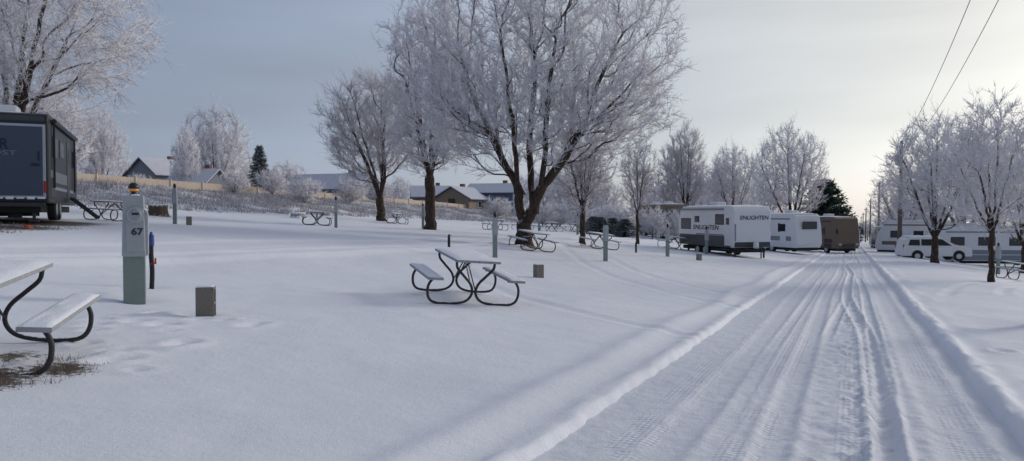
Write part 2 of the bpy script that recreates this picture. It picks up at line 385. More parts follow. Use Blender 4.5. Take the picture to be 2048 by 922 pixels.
def tree_meshes(seed,limbs,lobes,NP,ntw,nsub,twl,trunk_r,bf=.7,tr=.011,frost=None,up=.25,split=.05,shell=2.6):
    rng=np.random.default_rng(seed)
    pos=[];par=[];path=[];dirs=[]
    for li,P in enumerate(limbs):
        C=catmull(P,5)
        if li==0:
            j=-1; 
        else:
            p0=np.array(C[0]); j=int(np.argmin(((np.array(pos)-p0)**2).sum(1))); C=C[1:]
        for ci,p in enumerate(C):
            p=np.array(p)+(rng.normal(0,.02,3) if ci>1 else 0)
            d=p-(pos[j] if j>=0 else p-np.array([0,0,1])); L=np.linalg.norm(d)
            pos.append(p);par.append(j);path.append((path[j] if j>=0 else 0)+L);dirs.append(d/(L+1e-9)); j=len(pos)-1
    nl=len(pos); cap=nl+NP*9
    PO=np.zeros((cap,3));PO[:nl]=pos;PA=np.zeros(cap,int);PA[:nl]=par;PT=np.zeros(cap);PT[:nl]=path;DI=np.zeros((cap,3));DI[:nl]=dirs
    n=nl
    w=np.array([l[6] for l in lobes],float);w/=w.sum(); tg=[]
    for l,wi in zip(lobes,w):
        m=int(NP*wi); q=nrm(rng.normal(0,1,(m,3)))*(rng.random((m,1))**(1/shell)); q*=(.80+.36*vnoise(q[:,0]*2.2+9,q[:,1]*2.2+q[:,2]*2.7,seed))[:,None]
        tg.append(np.array(l[:3])+q*np.array(l[3:6]))
    tg=np.concatenate(tg)
    zmin=min(p[2] for p in limbs[0][-1:])*.6
    tg=tg[tg[:,2]>zmin]
    key=np.array([((PO[:nl]-t)**2).sum(1).min() for t in tg]); tg=tg[np.argsort(key)]
    lowz=limbs[0][-1][2]*.8
    for t in tg:
        d=t-PO[:n]; dist=np.sqrt((d**2).sum(1))
        cost=dist+bf*PT[:n]*.6+1.3*np.maximum(0,-d[:,2]+.1)+np.where(PO[:n,2]<lowz,50,0)
        cosang=(d*DI[:n]).sum(1)/(dist+1e-6); cost+=dist*.6*np.maximum(0,.6-cosang)
        j=int(np.argmin(cost)); D=dist[j]
        if D<.12: continue
        m=max(1,min(8,int(math.ceil(D/.5)))); p0=PO[j]; c=p0+DI[j]*D*.4+np.array([0,0,.03*D]); prev=j; last=p0
        for q in range(1,m+1):
            f=q/m; p=(1-f)**2*p0+2*f*(1-f)*c+f*f*t+(rng.normal(0,.012*min(D,1),3) if q<m else 0)
            dd=p-last;L=np.linalg.norm(dd)+1e-9
            PO[n]=p;PA[n]=prev;PT[n]=PT[prev]+L;DI[n]=dd/L;prev=n;last=p;n+=1
    PO=PO[:n];PA=PA[:n];DI=DI[:n]
    acc=np.zeros(n); ex=2.25; r0=.0085
    for i in range(n-1,-1,-1):
        if acc[i]==0: acc[i]=r0**ex
        if PA[i]>=0: acc[PA[i]]+=acc[i]
    R=acc**(1/ex)
    R=np.where(R>.012,.012+(R-.012)*((trunk_r-.012)/(R[0]-.012)),R)
    fl=np.exp(-np.maximum(PO[:,2],0)/.30); R=R*(1+.5*fl*(PO[:,2]<1.2))
    main={}
    for i in range(1,n):
        p=PA[i]
        if p not in main or R[i]>R[main[p]]: main[p]=i
    ismain=np.zeros(n,bool)
    for p,i in main.items(): ismain[i]=True
    E=np.arange(1,n); P=PA[1:]
    SD=DI.copy()
    for p,i in main.items():
        if p>=0: SD[p]=DI[p]+DI[i]
    SD=nrm(SD)
    Rs=np.where(ismain[E],R[P],np.minimum(R[P],R[E]*1.15)); D0=np.where(ismain[E][:,None],SD[P],DI[E])
    def sel(m,k): return frusta(PO[P[m]],PO[E[m]],D0[m],SD[E[m]],Rs[m],R[E[m]],k)
    thick=R[E]>split
    tv,tt,tm=join([(*sel(thick,12),0)])
    mid=(~thick)&(R[E]>.022); thin=(~thick)&(~mid)
    parts=[]
    if mid.any(): parts.append((*sel(mid,5),0))
    if thin.any(): parts.append((*sel(thin,3),1))
    tn=np.where((R<.035)&(np.arange(n)>=nl*.3))[0]
    idx=np.repeat(tn,ntw); m=len(idx)
    D=nrm(DI[idx]*.85+rng.normal(0,.46,(m,3))+np.array([0,0,up])); L=twl*(.3+.8*rng.random(m)); L*=np.where(rng.random(m)<.12,1.8,1)
    t=rng.random(m)[:,None]; par_=np.maximum(PA[idx],0); P0=PO[idx]*(t)+PO[par_]*(1-t)
    parts.append((*cones(P0,D,L,np.full(m,tr)),1))
    for q in range(nsub):
        f=(rng.random(m)*.8+.15)[:,None]; D2=nrm(D*.9+rng.normal(0,.42,(m,3))+np.array([0,0,up*.3])); 
        parts.append((*cones(P0+D*L[:,None]*f,D2,L*(.25+.4*rng.random(m)),np.full(m,tr*.75)),1))
    cv,ct,cm=join(parts)
    return np_mesh('trunk',tv,tt,tm,[BARK]), np_mesh('crown',cv,ct,cm,[LIMB,frost or FROST])
def vase(seed,H,W,th,nl,lean=(0,0),spread=1.0):
    r=random.Random(seed); L=[[(0,0,-.15),(.02,0,.4*th),(lean[0]*.3,lean[1]*.3,th)]]
    top=L[0][-1]
    for i in range(nl):
        a=i*2*math.pi/nl+r.uniform(-.4,.4); R=W*.5*r.uniform(.45,.75)*spread; h=H*r.uniform(.6,.85)
        if i==0: R*=.25; h=H*.9
        L.append([top,(math.cos(a)*R*.30,math.sin(a)*R*.30,th+(h-th)*.25),(math.cos(a)*R*.62+lean[0],math.sin(a)*R*.62+lean[1],th+(h-th)*.6),(math.cos(a)*R+lean[0]*1.6,math.sin(a)*R+lean[1]*1.6,h)])
    return L
TREES={}
def tree_kind(key,*a,**k): TREES[key]=tree_meshes(*a,**k)
def tree(key,x,y,rz=0,sc=1.0,label='frosted bare tree standing in snow',group=None,name='frosted_tree'):
    o=thing(name,label,'tree',(x,y,tz(x,y)-.03),rz,group)
    o.scale=sc if hasattr(sc,'__len__') else (sc,)*3
    t,c=TREES[key]; link('trunk',t,o); link('crown',c,o); return o
big=[[(0,0,-.2),(0,0,.5),(.02,0,1.0)],
 [(.02,0,1.0),(-.22,.1,1.8),(-.3,.1,2.7),(-.95,.2,3.9),(-1.6,.3,5.3),(-2.4,.3,7.0),(-3.0,.2,9.2)],
 [(.02,0,1.0),(.4,-.1,1.7),(.75,-.2,2.6),(1.75,-.3,3.9),(2.6,-.3,5.3),(3.3,-.2,7.3),(4.4,-.1,9.6)],
 [(.4,-.1,1.7),(.35,.4,3.0),(.25,.8,5.0),(.5,1.0,7.5),(.3,1.0,11)],
 [(.75,-.2,2.6),(.9,-.9,4.2),(1.0,-1.6,6.5),(1.4,-2.2,9.5)],
 [(-.3,.1,2.7),(-.4,-.8,4.4),(-.7,-1.6,6.6),(-1.1,-2.0,9.5)],
 [(1.75,-.3,3.9),(2.2,1.0,5.4),(2.5,2.2,7.8),(2.4,2.8,10.5)],
 [(-.95,.2,3.9),(-1.3,1.4,5.6),(-1.5,2.3,8.2)],[(2.6,-.3,5.3),(4.0,-.6,6.5),(5.2,-.6,7.8)],[(-1.6,.3,5.3),(-2.9,-.2,6.0),(-3.9,-.3,7.0)]]
tree_kind('big',11,big,[(1.2,0,9.2,6.0,4.8,6.2,1),(-3.0,0,6.6,2.4,2.4,2.9,.22),(3.9,0,6.6,2.9,2.6,2.8,.22),(1,0,6,3.2,3,2.2,.12)],2700,5,3,.62,.33,tr=.0145,up=.35)
tree_kind('wide',12,vase(12,12,12,2.6,6),[(0,0,8,5.9,5.6,4.4,1)],800,5,3,.95,.30,tr=.013,up=-.12)
tree_kind('oval',13,vase(13,13,6.5,3.0,6,(0,0),.8),[(0,0,8.6,3.1,3.0,5.6,1),(0,0,5.6,2.6,2.6,2.2,.25)],1500,5,3,.55,.29,tr=.014)
tree_kind('sparse',14,vase(14,10,6.6,1.5,6,(-.3,0),1.1),[(-.5,0,6.3,3.5,3.2,3.9,1)],900,5,3,.85,.27,tr=.012,frost=FROSTD,up=.6)
tree_kind('round',15,vase(15,10,8,1.6,6),[(0,0,6.2,4.0,4.0,3.8,1)],900,5,3,.65,.23,tr=.015)
tree_kind('young',16,vase(16,6.9,4.0,1.7,5,(0,0),.8),[(0,0,4.3,2.0,2.0,2.6,1)],750,5,3,.42,.09,tr=.010,split=.03)
tree_kind('tall',17,vase(17,12,5,2.0,7,(0,0),.7),[(0,0,7.0,2.6,2.6,5.2,1)],600,6,3,.8,.2,tr=.014,frost=FROSTD,up=.6)
tree_kind('far',18,vase(18,8,7,1.0,6),[(0,0,4.8,3.6,3.6,3.4,1)],400,7,3,.75,.2,tr=.021)
tree_kind('bush',19,vase(19,3.5,4,.3,6),[(0,0,1.9,2.1,2.1,1.7,1)],220,8,4,.5,.07,tr=.016)
tree_kind('slim',20,vase(20,7,3.6,1.9,6,(0,0),.8),[(0,0,4.6,1.7,1.7,2.7,1)],500,6,3,.45,.13,tr=.011,frost=FROSTD)
def pine_mesh(seed,H,W,dens=1,pw=1.15):
    rng=np.random.default_rng(seed); parts=[]
    n=int(150*dens); z=H*(.05+.93*(np.arange(n)/n)); L=W*.5*(1-(z/H)**pw)**.8*rng.uniform(.65,1.15,n)+.08; a=np.arange(n)*2.4+rng.normal(0,.2,n)
    D=nrm(np.stack([np.cos(a),np.sin(a),rng.uniform(-.25,.15,n)+(.3 if pw>1.5 else 0)],1)); P=np.zeros((n,3));P[:,2]=z
    parts.append((*cones(P,D,L,np.full(n,.03)),1))
    m=46; idx=np.repeat(np.arange(n),m); f=(rng.random(len(idx))**.7)
    P0=P[idx]+D[idx]*(L[idx]*f)[:,None]+rng.normal(0,.05*W/4,(len(idx),3)); DD=nrm(D[idx]*.6+rng.normal(0,.6,(len(idx),3))+np.array([0,0,-.05]))
    parts.append((*cones(P0,DD,rng.uniform(.15,.42,len(idx))*W/4,np.full(len(idx),.045*W/4)),0))
    V,T,mi=join(parts)
    cr=np_mesh('crown',V,T,mi,[PINE,BARK])
    v,t=frusta(np.array([[0,0,-.2]]),np.array([[0,0,H*.9]]),np.array([[0,0,1.]]),np.array([[0,0,1.]]),np.array([H*.025]),np.array([.02]),10)
    return np_mesh('trunk',v,t,None,[BARK]),cr
PINE=frost_mat('frosted_needles',(.48,.52,.56),(.035,.05,.045),-.1,.9)
PINED=frost_mat('dark_needles',(.16,.21,.17),(.014,.03,.02),.3,1.3)
TREES['pine']=pine_mesh(5,8,4.5)
_p=PINE; PINE=PINED; TREES['dark_pine']=pine_mesh(6,8,6,1.5,2.2); PINE=_p

G1='frosted deciduous trees around the campground'
tree('wide',-20.4,30.5,.3,.97,'large frosted tree with long drooping twigs',G1)
x,y=pt(762,442); tree('sparse',x,y,.2,(1.15,1.15,1.16),'frosted tree with upright twigs and split trunk',G1)
x,y=pt(860,459); tree('oval',x,y,1.0,(1.08,1.08,1.06),'tall dense frosted tree with dark trunk',G1)
tree('big',*spot(1048,34.3),0,1.0,'huge frosted tree with several spreading dark limbs',G1)
x,y=pt(1165,489); tree('slim',x,y,2,(1.1,1.1,.98),'small frosted tree with slim trunk by picnic tables',G1)
x,y=pt(1275,488); tree('slim',x,y,4,(.75,.75,1.0),'narrow dark-limbed tree lightly frosted',G1)
for u,d,k,sx,sz,r,lb in ((1372,92,'tall',1.0,1.12,0,'tall airy frosted poplar'),(1345,100,'tall',.8,1.0,2,'tall airy frosted poplar'),(1465,95,'round',.95,1.2,1,'rounded frosted tree behind parked trailers'),(1582,82,'round',1.05,1.34,2.5,'rounded frosted tree behind parked trailers'),(1445,110,'far',.9,1.3,3,'rounded frosted tree behind parked trailers'),
  (1870,46,'round',.84,.92,.5,'frosted tree with forked trunk beside motorhome'),(1925,62,'round',.95,1.1,3.5,'broad frosted tree behind motorhome'),(2050,48,'round',.8,.98,5,'broad frosted tree behind motorhome'),(1805,74,'round',.8,.82,4.2,'frosted tree near utility pole'),(2120,62,'round',1,1.1,1.9,'broad frosted tree behind motorhome'),(1990,80,'round',1,1.2,2.2,'broad frosted tree behind motorhome')):
    x,y=spot(u,d); tree(k,x,y,r,(sx,sx,sz),lb,G1)
x,y=pt(1982,563); tree('young',x,y,0,1.0,'young frosted tree with thin trunk in open snow',G1)
for u,d,k,sx,sz,r in ((205,85,'far',.75,1.25,0),(105,80,'far',1.1,1.5,1),(432,105,'far',1.25,1.7,2),(372,98,'far',.5,1.25,3),(300,120,'far',.5,1.0,4),(575,120,'far',.9,.95,5),(480,125,'far',.7,1.3,2.2),(1085,150,'far',1.1,1.2,1.2),(1040,170,'far',1.0,1.2,3),(1135,120,'far',.9,1.05,.7),(1215,110,'far',.7,.85,2.4),(1180,160,'far',1.2,1.6,5),(1310,130,'far',1.0,1.2,4.4),(1400,140,'far',1.2,1.6,.3),(1530,130,'far',1.2,1.5,2),(1690,260,'far',1.1,1.1,1),(1655,200,'far',1.2,1.3,4),(1735,300,'far',1.0,1.0,0),(1785,150,'far',.8,1.0,2),(1840,120,'far',1.1,1.2,3),(1760,420,'far',2,1.3,3),(1720,420,'far',2,1.1,1),(30,95,'far',1.2,1.7,4),(255,110,'far',.6,.8,3),(660,160,'far',.8,.9,3),(800,170,'far',1,1.1,3)):
    x,y=spot(u,d); tree(k,x,y,r,(sx,sx,sz),'distant frosted bare tree beyond the campsites','distant frosted trees')
for u,d,sx,sz in ((1210,80,.9,.8),(1240,78,.9,.85),(1290,84,1,.8),(1120,95,1.2,.9),(1085,90,1,.8),(995,100,1,.8),(1160,88,.8,.9),(610,70,.8,.7),(470,68,.7,.6),(280,66,.6,.5),(545,75,.8,.8),(700,80,.9,.8),(760,90,.9,.7),(1305,66,.7,.8),(1350,68,.7,.8)):
    x,y=spot(u,d); tree('bush',x,y,u,(sx,sx,sz),'low frosted bush in front of the bank','frosted bushes',name='frosted_bush')['category']='bush'
x,y=spot(520,95); tree('pine',x,y,0,(1.0,1.0,.96),'frosted spruce beside distant houses','spruces',name='spruce_tree')
x,y=spot(1648,92); tree('dark_pine',x,y,0,(1.15,1.15,1.05),'dark green pine behind parked motorhomes','spruces',name='pine_tree')
x,y=spot(1690,120); tree('dark_pine',x,y,1,(.9,.9,.62),'dark green pine behind parked motorhomes','spruces',name='pine_tree')
for u,d in ((1200,64),(1225,66),(1250,63),(1187,70)):
    x,y=spot(u,d); o=tree('pine',x,y,u,(.75,.75,.20),'low frosted juniper shrub','juniper shrubs',name='juniper_shrub'); o['category']='shrub'
# ------------------------------------------------------------------ picnic tables
WOOD=M('weathered_wood',(.30,.31,.33),.8,var=.25,scale=9,bump=.3)
TUBE=M('dark_tube',(.04,.036,.038),.5,.3,var=.4,scale=20,snow=.02)
def snow_slab(b,cx,cy,z,w,l,t,mi=0):
    nx,ny=10,26; vs=[];fs=[]
    for i in range(nx+1):
        for j in range(ny+1):
            a=i/nx*2-1;c=j/ny*2-1
            e=(1-abs(a)**6)*(1-abs(c)**14); h=t*max(e,0)**.5*(.75+.5*float(vnoise(cx*3+i*.5,j*.4+cy,5)))
            vs.append((cx+a*w/2,cy+c*l/2,z+h))
    for i in range(nx):
        for j in range(ny):
            a=i*(ny+1)+j; fs.append((a,a+ny+1,a+ny+2,a+1))
    b.add(vs,fs,mi)
def picnic(loc,rz,label,extra=0):
    o=thing('picnic_table',label,'picnic table',loc,rz,'picnic tables on the campsites',align=True,extra=extra)
    b=MB()
    for i in range(4): b.box((-.285+i*.19,0,.745),(.182,1.85,.038))
    b.obj('table_top',WOOD,o,bevel=.005)
    b=MB(); snow_slab(b,0,0,.766,.745,1.84,.032); b.obj('snow_cover',CAPSNOW,o,smooth=True)
    for sx in(-1,1):
        b=MB(); b.box((sx*.70,0,.44),(.26,1.85,.04)); b.obj('seat',WOOD,o,bevel=.006)
        b=MB(); snow_slab(b,sx*.70,0,.462,.25,1.83,.022); b.obj('snow_cover',CAPSNOW,o,smooth=True)
    for sy in(-.72,.72):
        for sx in(-1,1):
            P=[(.58,.41),(.68,.412),(.74,.37),(.785,.26),(.77,.11),(.68,.02),(.45,.0),(.22,.02),(.09,.08),(.03,.20),(.07,.34),(.20,.48),(.31,.60),(.33,.715)]
            b=MB(); b.tube(catmull([(sx*x,sy,z+.012) for x,z in P],4),.023,8); b.obj('leg',TUBE,o,smooth=True)
        b=MB(); b.box((0,sy,.716),(.70,.035,.02)); b.obj('crossbar',TUBE,o)
    b=MB()
    for sx in(-1,1): b.tube([(sx*.03,-.72,.22),(sx*.02,0,.70)],.012,6); b.tube([(sx*.03,.72,.22),(sx*.02,0,.70)],.012,6)
    b.obj('brace',TUBE,o,smooth=True)
    return o
HEAD=math.radians(17.5)
p0=(-.93,14.15); PT0=picnic((p0[0],p0[1],tz(*p0)+.02),HEAD,'snow-dusted picnic table with curved tube legs',math.radians(2.2)); PT0.scale=(1.07,1.05,1.07)
PIT.append((p0[0]-.25,p0[1]+.85,.6,.06))
def ptab(x,y,rz,lb='snow-topped picnic table with curved tube legs',sc=(1,1,1),extra=0): return dup(PT0,(x,y,tz(x,y)),rz,sc,lb,True,extra)
ptab(-4.97,6.88,HEAD,'snow-dusted picnic table over bare dry grass',(1.03,1.0,1.03),math.radians(1.0))
for u,v,r in ((1063,502,.35),(1198,499,.3),(1347,500,.3),(633,453,.3),(793,450,.25),(1103,466,.3),(990,463,.3),(228,444,1.2),(1045,463,.3),(1150,466,.3)):
    x,y=pt(u,v-3,90); ptab(x,y,r)
x,y=spot(2048,33); ptab(x,y,.4)
# ------------------------------------------------------------------ pedestals
PGREEN=M('pedestal_green_grey',(.20,.245,.225),.6,var=.12,scale=8,bump=.1)
PGREY=M('pedestal_grey',(.34,.365,.38),.5,var=.10,scale=7)
x67,y67=spot(268,10.9)
def ped67():
    x,y=x67,y67; PIT.append((x,y,.28,-.05)); PIT.append((x-.45,y+.15,.25,.05))
    o=thing('utility_pedestal','grey-green electric hookup pedestal numbered 67 with round meter','utility pedestal',(x,y,tz(x,y)-.05),math.radians(24))
    b=MB(); b.box((0,0,.4),(.29,.20,.9)); b.obj('post',PGREEN,o,bevel=.012)
    b=MB(); b.prism([(-.155,.72),(-.14,.70),(.14,.70),(.155,.72),(.135,1.56),(.12,1.575),(-.12,1.575),(-.135,1.56)],-.15,.12); b.obj('cabinet',PGREY,o,bevel=.012)
    b=MB(); b.box((.02,-.158,1.02),(.235,.012,.50)); b.box((.02,-.166,.90),(.05,.012,.025)); b.obj('door',PGREY,o,bevel=.006)
    b=MB(); b.prism([(.10,.68),(.19,.72),(.19,1.32),(.15,1.38)],-.12,.08); b.obj('side_box',PGREY,o,bevel=.01)
    mt=MB(); mt.cyl((.03,-.15,1.30),(.03,-.19,1.30),.115,.115,28); mo=mt.obj('meter',SILVER,o,bevel=.006)
    g=MB(); g.cyl((.03,-.191,1.30),(.03,-.27,1.30),.092,.075,28); g.obj('meter_glass',M('meter_glass',(.30,.32,.34),.15,.3,var=.3,scale=30),mo,smooth=False,bevel=.012)
    g=MB(); g.box((.03,-.274,1.315),(.09,.006,.03)); g.obj('dial',BLACK,mo)
    lettering('67',.095,M('number_paint',(.03,.035,.04),.6),o,face_mtx((.045,-.168,1.055),-90),1.15,bold=.004)
    l=MB(); l.lathe([(.055,1.575),(.05,1.60),(.035,1.61),(.035,1.63),(.06,1.64)],20); lo=l.obj('lamp',BLACK,o,smooth=True)
    l=MB(); l.lathe([(.052,1.641),(.062,1.65),(.062,1.675),(.052,1.68)],20); l.obj('lamp_lens',AMBER,lo,smooth=True)
    l=MB(); l.lathe([(.072,1.681),(.074,1.70),(.06,1.74),(.03,1.765),(.01,1.77)],20); l.obj('lamp_cap',BLACK,lo,smooth=True)
    l=MB(); snow_slab(l,.02,-.02,1.578,.12,.2,.02); l.obj('snow_cover',CAPSNOW,o,smooth=True)
ped67()
def slimped(loc,label):
    o=thing('utility_pedestal',label,'utility pedestal',loc,math.radians(15),'slim hookup pedestals at the campsites')
    b=MB(); b.box((0,0,.45),(.15,.13,1.0)); b.obj('post',PGREEN,o,bevel=.01)
    b=MB(); b.prism([(-.09,.80),(.09,.80),(.085,1.36),(.05,1.42),(-.05,1.42),(-.085,1.36)],-.10,.08); b.obj('cabinet',PGREY,o,bevel=.01)
    b=MB(); b.box((0,-.106,1.08),(.13,.01,.42)); b.obj('door',PGREY,o,bevel=.004)
    l=MB(); l.lathe([(.04,1.42),(.03,1.45),(.055,1.46),(.06,1.54),(.05,1.59),(.015,1.62)],14); l.obj('lamp',BLACK,o,smooth=True)
    return o
SP=None
for u,v,lb in ((990,515,''),(350,447,''),(672,455,''),(846,458,''),(1211,523,''),(1335,513,''),(1413,508,''),(1078,462,''),(1155,470,''),(1996,548,'')):
    x,y=pt(u,v,100); l='slim grey-green hookup pedestal with dark lamp'
    if SP is None: SP=slimped((x,y,tz(x,y)),l)
    else: dup(SP,(x,y,tz(x,y)))
# water riser
x,y=spot(302,12.4); PIT.append((x,y,.2,-.04))
o=thing('water_riser','dark foam-wrapped water hydrant with blue top','water hydrant',(x,y,tz(x,y)-.03))
b=MB(); b.tube(catmull([(0,0,0),(.01,0,.3),(-.01,.01,.6),(.0,0,.85)],5),.038,12); b.obj('pipe',M('foam_wrap',(.025,.025,.03),.8,var=.4,scale=25,bump=.6),o,smooth=True)
b=MB(); b.cyl((0,0,.72),(0,0,.90),.048,.044,14); b.cyl((0,0,.9),(0,0,.95),.03,.02,10); b.obj('cap',M('blue_paint',(.03,.06,.22),.5),o,bevel=.006)
b=MB(); b.cyl((.0,-.03,.42),(.07,-.05,.44),.012,.012,8); b.box((.09,-.05,.47),(.02,.03,.10)); b.obj('handle',RED,o)
for u,v in ((898,499),(1272,505)):
    x,y=pt(u,v); o=thing('water_riser','short dark water hydrant standing in snow','water hydrant',(x,y,tz(x,y)-.03),0,'short water hydrants')
    b=MB(); b.cyl((0,0,0),(0,0,.52),.05,.05,12); b.obj('pipe',RUBBER,o,smooth=False)
    b=MB(); b.cyl((0,0,.521),(0,0,.60),.035,.03,10); b.cyl((0,0,.56),(.09,0,.56),.012,.012,8); b.obj('spigot',BLACK,o)
# concrete blocks
CONC=M('concrete_block',(.215,.19,.16),.9,var=.3,scale=30,bump=.6)
def block(loc,rz,s,label):
    o=thing('concrete_block',label,'concrete block',loc,rz,'concrete blocks standing in the snow'); o.scale=(s,s,s)
    b=MB()
    b.box((0,.085,.20),(.22,.03,.42)); b.box((0,-.085,.20),(.22,.03,.42)); 
    for z in (.01,.20,.39): b.box((0,0,z),(.22,.14,.03))
    b.box((-.095,0,.105),(.03,.14,.16)); b.box((-.095,0,.295),(.03,.14,.16))
    b.obj('shell',CONC,o,bevel=.005)
    b=MB(); snow_slab(b,0,0,.411,.21,.2,.014); b.obj('snow_cover',CAPSNOW,o,smooth=True)
    return o
x,y=pt(412,632); PIT.append((x-.15,y,.2,-.05)); block((x,y,tz(x,y)-.04),.25,1.05,'weathered upright concrete block capped with snow')
for u,v,s in ((1077,556,1.0),(1398,521,.9),(378,449,.9)):
    x,y=pt(u,v); block((x,y,tz(x,y)-.05),.5,s,'weathered upright concrete block capped with snow')
# stumps
STW=M('stump_bark',(.10,.07,.05),.9,var=.5,scale=14,bump=1,snow=.35)
for u,v,w,h,m in ((316,432,.46,.62,STW),(596,436,.5,.42,M('frosted_stump',(.32,.29,.26),.9,var=.3,scale=10,bump=.8,snow=.5))):
    x,y=pt(u,v); o=thing('tree_stump','cut tree stump dusted with snow','tree stump',(x,y,tz(x,y)-.05),0,'tree stumps')
    b=MB(); k=26; rr=[w*(.9+.2*random.random()) for _ in range(k)]
    vs=[];fs=[]
    for zi,(z,sc) in enumerate(((0,1.3),(.15,1.08),(h*.6,.98),(h,1.0),(h+.01,.93))):
        for j in range(k):
            a=2*math.pi*j/k; vs.append((rr[j]*sc*math.cos(a),rr[j]*sc*math.sin(a),z+(.03*math.sin(a) if zi>2 else 0)))
    for i in range(4):
        for j in range(k): fs.append((i*k+j,i*k+(j+1)%k,(i+1)*k+(j+1)%k,(i+1)*k+j))
    fs.append(tuple(range(4*k,5*k))); b.add(vs,fs); b.obj('stump_body',m,o,smooth=True)
# ------------------------------------------------------------------ RVs
def panel(par,name,dims,face,a,z,w,h,mat,proud=.012,bevel=.01,thick=None):
    L,W=dims; t=thick or proud*2
    if face=='R': c=(a,-W/2-proud+t/2,z);d=(w,t,h)
    elif face=='L': c=(a,W/2+proud-t/2,z);d=(w,t,h)
    elif face=='F': c=(L/2+proud-t/2,a,z);d=(t,w,h)
    else: c=(-L/2-proud+t/2,a,z);d=(t,w,h)
    b=MB(); b.box(c,d); return b.obj(name,mat,par,bevel=bevel)
def window(par,dims,face,a,z,w,h,mullion=True):
    f=panel(par,'window',dims,face,a,z,w+.08,h+.08,BLACK,.014,.012)
    panel(f,'glass',dims,face,a,z,w,h,GLASS,.020,.01)
    return f
def wheel(par,x,y,r=.36,w=.24):
    b=MB(); b.tube([(x,y-w/2,r),(x,y-w/2+.04,r),(x,y+w/2-.04,r),(x,y+w/2,r)],[r*.9,r,r,r*.9],24); t=b.obj('wheel',RUBBER,par,smooth=False)
    s=-1 if y<0 else 1
    b=MB(); b.tube([(x,y+s*w/2,r),(x,y+s*(w/2+.012),r)],[r*.58,r*.5],16); b.obj('rim',SILVER,t,bevel=.004)
def rv(name,label,loc,head,L,W,H,prof,mat,floor=.55,axles=(-.3,.6),ac=(0,),roofsnow=True,cat='travel trailer',group='parked recreational vehicles'):
    o=thing(name,label,cat,loc,math.radians(head),group)
    b=MB(); b.prism(prof,-W/2,W/2); b.obj('body',mat,o,bevel=.07,seg=3)
    b=MB(); b.box((0,0,floor-.10),(L*.94,W*.8,.22)); b.obj('chassis',RUBBER,o)
    for ax in axles:
        for sy in(-1,1): wheel(o,ax,sy*(W/2-.16))
    for a in ac:
        b=MB(); b.prism([(a-.42,H-.01),(a+.42,H-.01),(a+.33,H+.26),(a-.36,H+.28)],-.33,.33); b.obj('roof_air_conditioner',WHITE,o,bevel=.05)
    if roofsnow:
        b=MB(); snow_slab(b,0,0,0,W*.9,L*.86,.07); bo=b.obj('roof_snow',CAPSNOW,o,smooth=True); bo.rotation_euler=(0,0,math.pi/2); bo.location=(0,0,H-.012)
    return o
# dark toy hauler
L,W,H=8.0,2.5,3.2; hd=math.radians(115); cr=(-13.62,22.1)
fwd=Vector((math.cos(hd),math.sin(hd))); rt=Vector((math.sin(hd),-math.cos(hd)))
c=Vector(cr)-rt*W/2+fwd*L/2; dims=(L,W)
zg=tz(c.x-1,c.y-4)-.05
prof=[(-L/2,.52),(L/2-.5,.52),(L/2,1.0),(L/2,2.4),(L/2-.6,3.1),(L/2-1,3.2),(-L/2+.5,3.2),(-L/2+.03,3.12),(-L/2,2.95)]
o=rv('toy_hauler_trailer','black toy hauler trailer with slate ramp door and steps',(c.x,c.y,zg),115,L,W,H,prof,BLACK,floor=.46,axles=(-1.9,-1.0),ac=(-2.6,),roofsnow=True)
SLATE=M('slate_panel',(.045,.06,.095),.4,var=.12,scale=1.5)
pf=panel(o,'ramp_frame',dims,'B',0,1.75,2.34,2.16,M('silver_trim',(.34,.37,.42),.45),.018,.01)
panel(o,'ramp_door',dims,'B',0,1.75,2.20,2.02,SLATE,.026,.01)
panel(o,'rear_cap',dims,'B',0,2.99,2.3,.16,DGREY,.02,.02)
panel(o,'bumper',dims,'B',0,.48,2.3,.12,STEEL,.12,.01,.10)
for i in range(9): panel(o,'snow_clump',dims,'B',-1.05+i*.26,.67,.2,.05+.03*(i%2),CAPSNOW,.06,.02,.05)
for yy in(-1.02,1.02):
    panel(o,'tail_light',dims,'B',yy*1.12,1.0,.07,.35,RED,.03,.01)
    panel(o,'latch',dims,'B',yy*.98,1.9,.05,.28,BLACK,.05,.005)
    b=MB(); b.box((-L/2+.35,yy*.8,.22),(.08,.08,.5)); b.box((-L/2+.35,yy*.8,.0),(.25,.25,.05)); b.obj('stabilizer_jack',STEEL,o)
b=MB(); b.cyl((-L/2+.6,-.3,.30),(-L/2+.6,-.3,.10),.18,.18,14); b.box((-L/2+1.5,0,.28),(.9,1.5,.28)); b.obj('holding_tank',RUBBER,o)
panel(o,'handle',dims,'B',-.92,1.65,.22,.07,BLACK,.06,.01)
NAVY=M('navy_graphic',(.008,.010,.05),.4)
lettering('XLR',.30,NAVY,o,face_mtx((-L/2-.030,.08,2.22),180),.86,.05,.010)
lettering('BOOST',.13,M('graphic_grey',(.16,.18,.22),.4),o,face_mtx((-L/2-.030,.10,1.97),180),1.9,0,.001)
for a,z,w,h in ((-2.6,2.25,1.0,.6),(-.9,2.3,1.1,.5),(2.6,2.2,1.2,.6)): window(o,dims,'R',a,z,w,h)
panel(o,'door',dims,'R',.9,1.75,.75,1.95,DGREY,.02,.02); window(o,dims,'R',.9,2.2,.45,.6)
panel(o,'graphic_stripe',dims,'R',-1.4,1.35,4.4,.35,GREY,.008,.01); panel(o,'graphic_stripe',dims,'R',-.5,1.0,6,.10,SILVER,.008,.004)
panel(o,'compartment_door',dims,'R',-3.2,1.0,.9,.6,DGREY,.014,.01)
b=MB(); b.cyl((-3.4,-W/2-.08,3.0),(2.8,-W/2-.08,3.0),.07,.07,12)
for a in(-3.2,2.6): b.box((a,-W/2-.05,2.0),(.05,.06,2.0))
b.obj('awning',STEEL,o)
b=MB()
